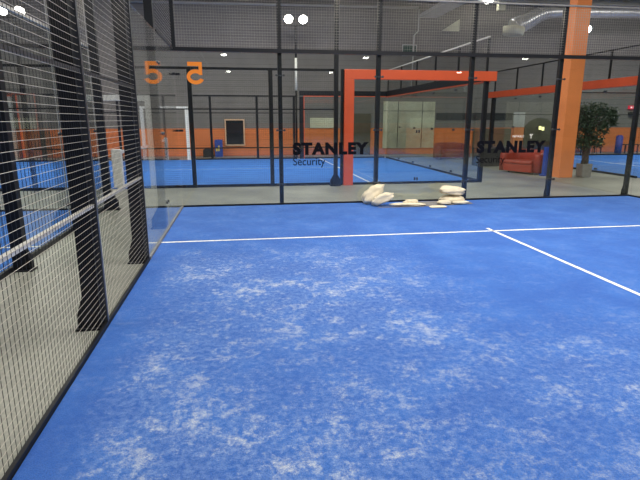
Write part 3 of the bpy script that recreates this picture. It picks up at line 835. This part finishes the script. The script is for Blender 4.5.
# ------------------------------------------------------------------ sandbags by the back wall
def bag_mesh(name, label, loc, size, rot, seed, neck=0, group='sandbags against the back wall'):
    """a slumped cloth bag: rounded box body with folds, optional gathered neck"""
    bm = bmesh.new(); bmesh.ops.create_uvsphere(bm, u_segments=40, v_segments=26, radius=1)
    Rm = Matrix.Rotation(rot[2], 4, 'Z') @ Matrix.Rotation(rot[1], 4, 'Y') @ Matrix.Rotation(rot[0], 4, 'X')
    for v in bm.verts:
        c = v.co.copy()
        p = Vector((math.copysign(abs(c.x)**.62, c.x), math.copysign(abs(c.y)**.62, c.y), math.copysign(abs(c.z)**.8, c.z)))
        e = max(0, abs(p.x)-.5)/.5
        p.z *= 1-.42*e**1.4                                   # body thins to the sewn ends
        p.y *= 1+.10*e
        if p.z < -.55: p.z = -.55-(abs(p.z)-.55)*.3           # settles flat
        an = math.atan2(p.z, p.y)
        gather = math.sin(an*7+seed)*.05*e+math.sin(p.x*5+an*2+seed*2)*.035
        o3 = Vector((seed*7.1, seed*2.3, 0))
        fold = noise.noise(Vector((p.x*1.3, p.y*1.9, p.z*1.6))+o3)*.17
        crease = -abs(noise.noise(Vector((p.x*2.0+p.y*2.4, p.y*1.2, p.z*2.2))+o3*1.7))*.13
        fine = noise.noise(Vector((p.x*6, p.y*7, p.z*6))+o3)*.05
        p += c.normalized()*(gather+fold+crease+fine)
        q = Vector((p.x*size[0]/2, p.y*size[1]/2, p.z*size[2]/2))
        if neck and c.x > .80: k = (c.x-.80)/.2; q.x += k*k*.07*neck; q.y *= 1-.55*k; q.z *= 1-.3*k
        v.co = q
    bmesh.ops.transform(bm, matrix=Rm, verts=bm.verts)
    zmin = min(v.co.z for v in bm.verts)
    for v in bm.verts:
        v.co.z -= zmin
    for fc in bm.faces: fc.smooth = True
    me = bpy.data.meshes.new(name); bm.to_mesh(me); bm.free(); me.materials.append(K['bag'])
    o = bpy.data.objects.new(name, me); C.objects.link(o); o.location = loc
    tag(o, label, 'sandbag', group); return o
bag_mesh('sandbag', 'cream sandbag propped up against the post under the first lettering', (3.87, -.20, .004), (.52, .27, .27), (0, R(-38), R(6)), 1, 1)
bag_mesh('sandbag', 'cream sandbag slumped at the foot of the propped one', (3.99, -.52, .006), (.46, .20, .22), (0, R(-24), R(-6)), 2)
bag_mesh('sandbag', 'plump cream sandbag on top of the right hand pile', (5.57, -.28, .165), (.54, .34, .20), (0, R(4), R(4)), 3)
bag_mesh('sandbag', 'squashed cream sandbag at the bottom of the right hand pile', (5.58, -.27, .006), (.52, .34, .17), (0, R(-2), R(-3)), 4)
bag_mesh('empty_sandbag', 'flat empty cream sack lying between the two sandbag piles', (4.50, -.60, .012), (.74, .16, .06), (0, R(1), R(-2)), 5, 0)
bag_mesh('empty_sandbag', 'folded cream sack end lying behind the flat sack', (4.62, -.44, .012), (.34, .12, .11), (0, 0, R(10)), 6, 0)
bag_mesh('cloth_scrap', 'small cream scrap in front of the right hand sandbag pile', (5.30, -.54, .012), (.28, .16, .09), (0, 0, R(6)), 7, 0)
bag_mesh('cloth_scrap', 'thin flat cream scrap at the front of the grey mat', (5.05, -.84, .004), (.36, .16, .035), (0, 0, R(-4)), 8, 0)
bag_mesh('cloth_scrap', 'cream flap sticking out under the right hand pile', (5.66, -.54, .012), (.36, .14, .07), (0, 0, R(4)), 9, 0)
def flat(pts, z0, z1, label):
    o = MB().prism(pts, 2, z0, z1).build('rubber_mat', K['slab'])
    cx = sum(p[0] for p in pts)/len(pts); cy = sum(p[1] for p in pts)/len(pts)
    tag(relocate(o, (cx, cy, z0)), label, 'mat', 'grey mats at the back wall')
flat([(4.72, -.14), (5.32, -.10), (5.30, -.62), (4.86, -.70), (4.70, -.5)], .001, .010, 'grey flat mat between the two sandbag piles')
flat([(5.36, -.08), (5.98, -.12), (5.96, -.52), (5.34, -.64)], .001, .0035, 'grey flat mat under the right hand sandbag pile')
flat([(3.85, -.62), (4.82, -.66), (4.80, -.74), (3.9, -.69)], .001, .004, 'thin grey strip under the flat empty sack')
